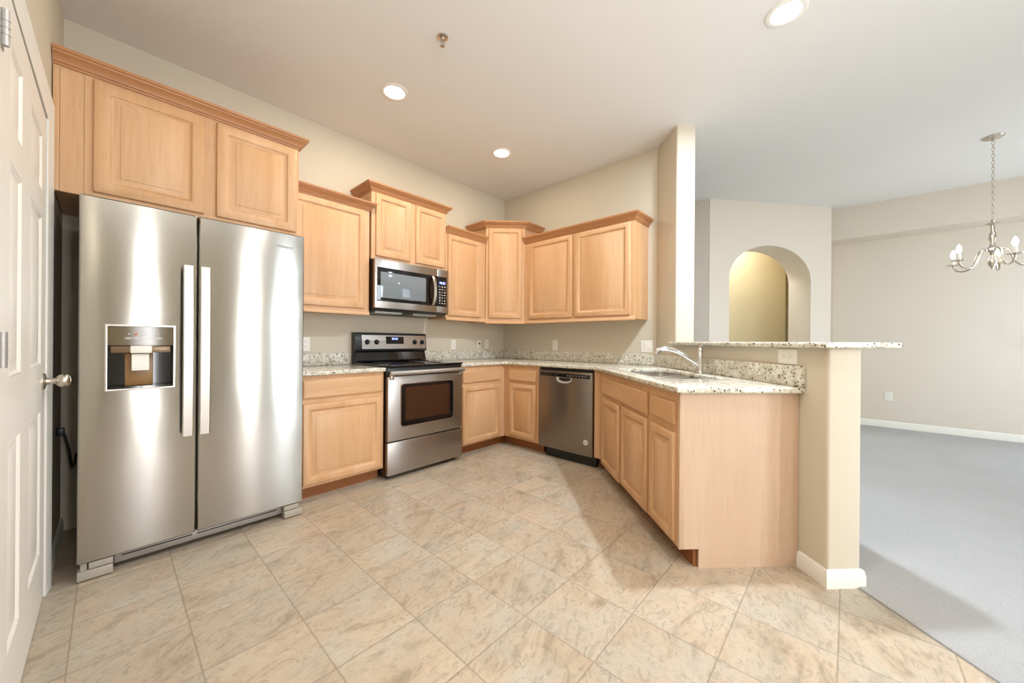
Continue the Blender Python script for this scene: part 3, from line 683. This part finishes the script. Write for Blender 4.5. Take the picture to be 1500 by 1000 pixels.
# ------------------------------------------------------------------ microwave
MX0, MX1, MY = -1.977, -1.205, -.385
th = T('microwave', 'stainless over-the-range microwave with black window', 'microwave', FR_L, ((MX0 + MX1) / 2, -.2, 1.385))
G().box(MX0 + .003, MX1 - .003, MY + .03, -.004, 1.392, 1.808).build('body', flat('dark_case', (.05, .022, .015, 1), .35), th=th, label='dark case sides', smooth=False)
md = G().box(MX0, -1.345, MY, MY + .034, 1.388, 1.808, .004).build('door', STEEL2, th=th)
cpn = G().box(-1.343, MX1, MY, MY + .034, 1.388, 1.808, .004).build('control_side', STEEL2, th=th)
G().box(MX0 + .020, -1.346, MY - .003, MY + .002, 1.448, 1.738, .001).build('window_surround', BLKG, md, th=th, label='black glass door front')
MWG = flat('glass_painted_reflection', (.2, .23, .25, 1), .05)  # blue-grey base colour stands in for the reflected ceiling
G().box(MX0 + .05, -1.47, MY - .0042, MY - .002, 1.478, 1.70, .0008).build('window', MWG, md, th=th, label='mesh window, grey painted in for the reflected ceiling')
cpp = G().box(-1.342, MX1 - .022, MY - .003, MY + .002, 1.448, 1.738, .001).build('control_panel', BLKG, cpn, th=th, label='black touch panel')
g = G(); rings = []
for k in range(13):
    u = k / 6 - 1; z = 1.592 + u * .14; out = MY - .008 - .040 * (1 - u * u) ** .6; xx = -1.392
    rings.append([(xx - .015, out, z), (xx - .009, out - .006, z), (xx + .009, out - .006, z), (xx + .015, out, z), (xx + .015, out + .008, z), (xx - .015, out + .008, z)])
g.loft(rings); g.build('handle', STEELH, md, th=th, label='bright bowed handle')
g = G()
for x in (-1.308, -1.291, -1.271, -1.254): g.box(x - .006, x + .006, MY - .0044, MY - .0028, 1.667, 1.688)
g.build('clock_display', LED, cpn, th=th, label='small glowing blue clock')
btn = None
for r in range(7):
    for c in range(3):
        x = -1.312 + c * .030; z = 1.640 - r * .027
        o = G().box(x - .007, x + .007, MY - .0042, MY - .0028, z - .004, z + .004).build('button', MARK if (r + c) % 3 else GREYM, cpn, th=th, smooth=False)
text('logo', 'Whirlpool', .017, -1.62, MY - .0012, 1.768, GREYM, th, md)
G().loft([[(x, y, z) for y, z in ((MY + .004, 1.388), (MY + .03, 1.370), (-.02, 1.350), (-.02, 1.392), (MY + .01, 1.392))] for x in (MX0 + .006, MX1 - .006)]).build('underside', flat('dark_underside', (.04, .04, .035, 1), .5), th=th, label='dark underside', smooth=False)
for x in (-1.80, -1.42): G().box(x - .13, x + .13, -.30, -.15, 1.352, 1.366).build('grease_filter', GREYM, th=th, smooth=False)

# ------------------------------------------------------------------ dishwasher (frame of the right wall)
th = T('dishwasher', 'dark stainless dishwasher beside the sink peninsula', 'dishwasher', FR_R, (1.39, -.32, 0))
W0, W1, WY = 1.092, 1.688, -.637
G().box(W0 + .004, W1 - .004, WY + .035, -.03, .09, .862).build('body', BLK, th=th, smooth=False)
dd_ = G().box(W0, W1, WY, WY + .034, .098, .838, .005).build('door', STEEL3, th=th)
G().box(W0 + .02, W1 - .022, WY - .0015, WY + .004, .783, .818, .001).build('control_strip', BLKG, dd_, th=th, label='black control strip')
g = G()
for k in range(7): g.box(1.42 + k * .032, 1.436 + k * .032, WY - .0025, WY - .001, .797, .803)
g.build('control_markings', GREYM, dd_, th=th)
def lens(x0, x1, zt, zb, y0, y1, n=14):
    r = [(x0, zt)] + [((x0 + x1) / 2 - (x1 - x0) / 2 * math.cos(PI * k / n), zt - (zt - zb) * math.sin(PI * k / n) ** .6) for k in range(1, n)] + [(x1, zt)]
    return G().loft([[(x, y, z) for x, z in r] for y in (y0, y1)])
lens(1.305, 1.475, .781, .725, WY + .002, WY - .004).build('handle', flat('satin_silver', (.72, .7, .66, 1), .35, .5), dd_, th=th, label='bright pocket handle rim')
lens(1.335, 1.468, .780, .745, WY, WY - .0048).build('handle_pocket', DARK, dd_, th=th, label='dark pocket of the handle')
g = G()
g.lathe([(.001, .0002), (.024, .0002), (.024, .0018), (.001, .002)], (1.625, WY, .22), 28, 'y')
g.build('badge', MARK, dd_, th=th, label='round pale badge')
text('badge_letters', 'G', .034, 1.625, WY - .0022, .219, GREYM, th, dd_)
G().box(1.40, 1.45, WY - .001, WY + .001, .185, .190).build('nameplate', GREYM, dd_, th=th)
G().box(W0 + .055, W1 + .01, WY + .06, WY + .08, .0, .094).build('toe_kick', BLK, th=th, label='black toe kick', smooth=False)

# ------------------------------------------------------------------ sink + faucet (frame of the bar)
th = T('kitchen_sink', 'stainless double-bowl sink set in the peninsula countertop', 'sink', FR_S, (.85, -.32, .68))
def bowl(x0, x1, y0, y1, name):
    g = G(); rings = []
    for ins, z, r in ((-.006, .8655, .056), (-.006, .862, .056), (0, .862, .05), (.004, .74, .05), (.02, .715, .06), (.06, .712, .05)):
        rings.append([(x, y, z) for x, y in rr2(x0 + ins, x1 - ins, y0 + ins, y1 - ins, r)])
    g.loft(rings, False, True)
    b = g.build(name, SINKM, th=th)
    G().lathe([(.04, .7125), (.04, .7145), (.03, .7145), (.028, .713), (.001, .713)], ((x0 + x1) / 2, (y0 + y1) / 2, 0), 20).build('drain', CHROME, b, th=th)
bowl(SK[0] + .004, .842, SK[2] + .004, SK[3] - .004, 'bowl'); bowl(.868, SK[1] - .004, SK[2] + .004, SK[3] - .004, 'bowl')
G().box(.836, .874, SK[2] + .01, SK[3] - .01, .80, .872, .006).build('divider', SINKM, th=th)
fs, fm, zc = .889, -.082, .8965
th = T('faucet', 'chrome single-lever kitchen faucet behind the sink', 'faucet', FR_S, (fs, fm, zc))
G().lathe([(.030, 0), (.030, .006), (.024, .012), (.0215, .02), (.0215, .15), (.023, .155), (.023, .168), (.019, .178), (.001, .181)], (fs, fm, zc), 24).build('body', CHROME, th=th)
sp = G().tube([(fs, fm - .01, .955), (fs - .003, fm - .05, .985), (fs - .008, fm - .11, 1.025), (fs - .012, fm - .16, 1.05), (fs - .016, fm - .21, 1.066), (fs - .02, fm - .25, 1.068), (fs - .023, fm - .28, 1.06)], [.015, .015, .0155, .016, .017, .019, .018], 16).build('spout', CHROME, th=th)
G().tube([(fs - .0225, fm - .275, 1.063), (fs - .025, fm - .295, 1.050), (fs - .026, fm - .303, 1.036)], [.0195, .0185, .014], 16).build('spray_head', CHROME, sp, th=th, label='spray head at the spout tip')
G().tube([(fs, fm, 1.075), (fs + .004, fm + .004, 1.088), (fs + .03, fm + .012, 1.098), (fs + .07, fm + .02, 1.106)], [.012, .011, .008, .006], 10, flat=.7).build('lever', CHROME, th=th)

# ------------------------------------------------------------------ wall plates
def plate(label, frame, x, z, kind='duplex', w_=.072, h_=.115, y=0.0, name='outlet', cat='outlet', group='electrical wall plates'):
    th = T(name, label, cat, frame, (x, y, z), group)
    G().panel(x - w_ / 2, x + w_ / 2, z - h_ / 2, z + h_ / 2, [(0, y - .0005), (0, y - .003), (.004, y - .006), (.006, y - .0062)]).build('cover_plate', WHITE, th=th)
    def socket(cx, cz, rot=False):
        s = G().rrect(cx - .017, cx + .017, cz - .014, cz + .014, y - .005, y - .0078, .008).build('socket', WHITE, th=th)
        g = G()
        for a, b in ((-.006, .005), (.006, .005)):
            if rot: g.box(cx - .004 - b + .002, cx + .004 - b + .002, y - .0083, y - .007, cz + a - .001, cz + a + .001)
            else: g.box(cx + a - .001, cx + a + .001, y - .0083, y - .007, cz + b - .004, cz + b + .004)
        g.lathe([(.0022, .007), (.0022, .0083)], (cx + (.007 if rot else 0), y, cz - (0 if rot else .007)), 8, 'y')
        g.build('slots', DARK, s, th=th)
    if kind == 'duplex': socket(x, z + .02); socket(x, z - .02)
    elif kind == 'sideways': socket(x - .021, z, True); socket(x + .021, z, True)
    elif kind == 'rocker': G().box(x - .016, x + .016, y - .009, y - .005, z - .033, z + .033, .002).build('rocker', WHITE, th=th)
    elif kind == 'double':
        G().box(x + .006, x + .038, y - .009, y - .005, z - .033, z + .033, .002).build('rocker', WHITE, th=th)
        socket(x - .023, z + .018); socket(x - .023, z - .018)
    elif kind == 'jack':
        G().lathe([(.011, .005), (.011, .008), (.007, .0085), (.007, .016), (.001, .016)], (x, y, z), 12, 'y').build('jack', BLK, th=th, label='dark round jack')
    return th
plate('white duplex outlet on the wall just right of the refrigerator', FR_L, -2.386, 1.074)
plate('white wall plate on the beige wall just right of the range', FR_L, -.832, 1.069, 'rocker', name='wall_plate', cat='wall plate')
plate('small white plate with a dark jack left of the inner corner', FR_L, -.432, 1.082, 'jack', .07, .085, name='wall_jack', cat='wall plate')
plate('white wall plate on the range wall nearest the inner corner', FR_L, -.306, 1.077, 'rocker', name='wall_plate', cat='wall plate')
plate('white wall plate on the wall above the counter near the dishwasher', FR_R, .828, 1.072, 'rocker', name='wall_plate', cat='wall plate')
plate('wide white double wall plate below the end of the right wall cabinet', FR_R, 1.908, 1.071, 'double', .118, .115)
plate('white sideways outlet on the half wall under the raised bar', FR_S, 1.566, 1.043, 'sideways', .125, .078)
plate('white outlet low on the far dining room wall', FR_R, 3.732, .42, 'duplex', .075, .118, y=3.5)

# ------------------------------------------------------------------ ceiling fixtures
def can(x, y, label, mat):
    th = T('recessed_light', label, 'ceiling light', I4, (x, y, HC), 'recessed ceiling lights')
    G().lathe([(.098, 0), (.098, -.004), (.09, -.008), (.074, -.006), (.070, -.001), (.070, 0)], (x, y, HC), 32).build('trim_ring', TRIM, th=th)
    G().lathe([(.070, -.002), (.069, -.0045), (.001, -.005)], (x, y, HC), 28).build('lens', mat, th=th, label='glowing lens')
for (x, y, p, c), lb in zip(CANS, ['lit recessed ceiling light in front of the refrigerator cabinet', 'lit recessed ceiling light nearest the kitchen corner', 'lit recessed ceiling light above the end of the peninsula',
        'recessed ceiling light added out of view in the kitchen', 'recessed ceiling light added behind the camera by the glass door']):
    can(x, y, lb, LAMPC if c is COOL else LAMPW)
sx, sy = -2.135, -1.515
th = T('fire_sprinkler', 'small metal fire sprinkler head on the ceiling', 'sprinkler', I4, (sx, sy, HC))
G().lathe([(.034, 0), (.033, -.004), (.022, -.008), (.012, -.009), (.012, -.02), (.001, -.02)], (sx, sy, HC), 24).build('escutcheon', NICKEL, th=th)
g = G()
for s in (-1, 1): g.tube([(sx + s * .008, sy, HC - .018), (sx + s * .014, sy, HC - .03), (sx + s * .012, sy, HC - .044), (sx, sy, HC - .054)], .0028, 8)
g.tube([(sx, sy, HC - .02), (sx, sy, HC - .052)], .003, 8)
g.build('frame_arms', GREYM, th=th)
G().lathe([(.013, 0), (.013, -.0015), (.001, -.002)], (sx, sy, HC - .055), 16).build('deflector', NICKEL, th=th)

# chandelier
cx, cy = 1.76, -4.268
th = T('chandelier', 'brushed nickel five-arm candle chandelier on a chain in the dining room', 'chandelier', I4, (cx, cy, HC))
G().lathe([(.001, 0), (.066, 0), (.066, -.006), (.05, -.018), (.015, -.026), (.008, -.04), (.001, -.04)], (cx, cy, HC), 28).build('canopy', NICKEL, th=th)
g = G(); z = HC - .04; k = 0
while z > 2.215:
    a = k % 2; L = .034; P = []
    for q in range(12):
        an = 2 * PI * q / 12; dx_ = .009 * math.cos(an); dz_ = L / 2 * math.sin(an)
        P.append((cx + (dx_ if a else 0), cy + (0 if a else dx_), z - L / 2 + dz_))
    g.tube(P, .0024, 6, closed=True); z -= .0285; k += 1
g.build('chain', NICKEL, th=th)
G().lathe([(.001, 2.215), (.012, 2.21), (.008, 2.195), (.04, 2.185), (.045, 2.178), (.014, 2.165), (.011, 2.12), (.02, 2.09), (.024, 2.05), (.014, 2.01), (.02, 1.98), (.032, 1.965), (.032, 1.945), (.018, 1.93), (.014, 1.89), (.024, 1.865), (.026, 1.83), (.014, 1.80), (.006, 1.785), (.001, 1.775)], (cx, cy, 0), 24).build('stem', NICKEL, th=th)
for k in range(5):
    an = math.radians(-47.5 + 180 - 8 + k * 72); ux, uy = math.cos(an), math.sin(an)
    pt = lambda r, z: (cx + ux * r, cy + uy * r, z)
    am = G().tube([pt(.024, 1.952), pt(.055, 1.962), (pt(.085, 1.945)), pt(.098, 1.90), pt(.115, 1.84), pt(.15, 1.80), pt(.19, 1.79), pt(.225, 1.80), pt(.25, 1.83), pt(.255, 1.855)], .007, 10).build('arm', NICKEL, th=th)
    G().lathe([(.012, 1.852), (.045, 1.86), (.048, 1.864), (.014, 1.866), (.001, 1.866)], pt(.255, 0), 20).build('drip_dish', NICKEL, am, th=th)
    G().lathe([(.013, 1.866), (.013, 1.925), (.001, 1.925)], pt(.255, 0), 14).build('candle_sleeve', WHITE, am, th=th)
    G().lathe([(.008, 1.925), (.016, 1.945), (.0175, 1.96), (.012, 1.985), (.001, 2.005)], pt(.255, 0), 14).build('bulb', BULB, am, th=th, label='lit candle bulb')

# unseen floor lamp, added behind the camera to brighten the ceiling
lx, ly = -3.25, -3.97
th = T('added_floor_lamp', 'unseen nickel torchiere added behind the camera to brighten the ceiling', 'floor lamp', I4, (lx, ly, 0))
G().lathe([(.001, 0), (.14, 0), (.14, .012), (.03, .03), (.012, .05), (.001, .05)], (lx, ly, 0), 28).build('base', NICKEL, th=th)
G().lathe([(.011, .03), (.011, 1.69)], (lx, ly, 0), 14).build('pole', NICKEL, th=th)
G().lathe([(.001, 1.68), (.03, 1.685), (.10, 1.72), (.165, 1.80), (.170, 1.81), (.162, 1.805), (.096, 1.728), (.03, 1.695), (.001, 1.692)], (lx, ly, 0), 32).build('bowl_shade', NICKEL, th=th)
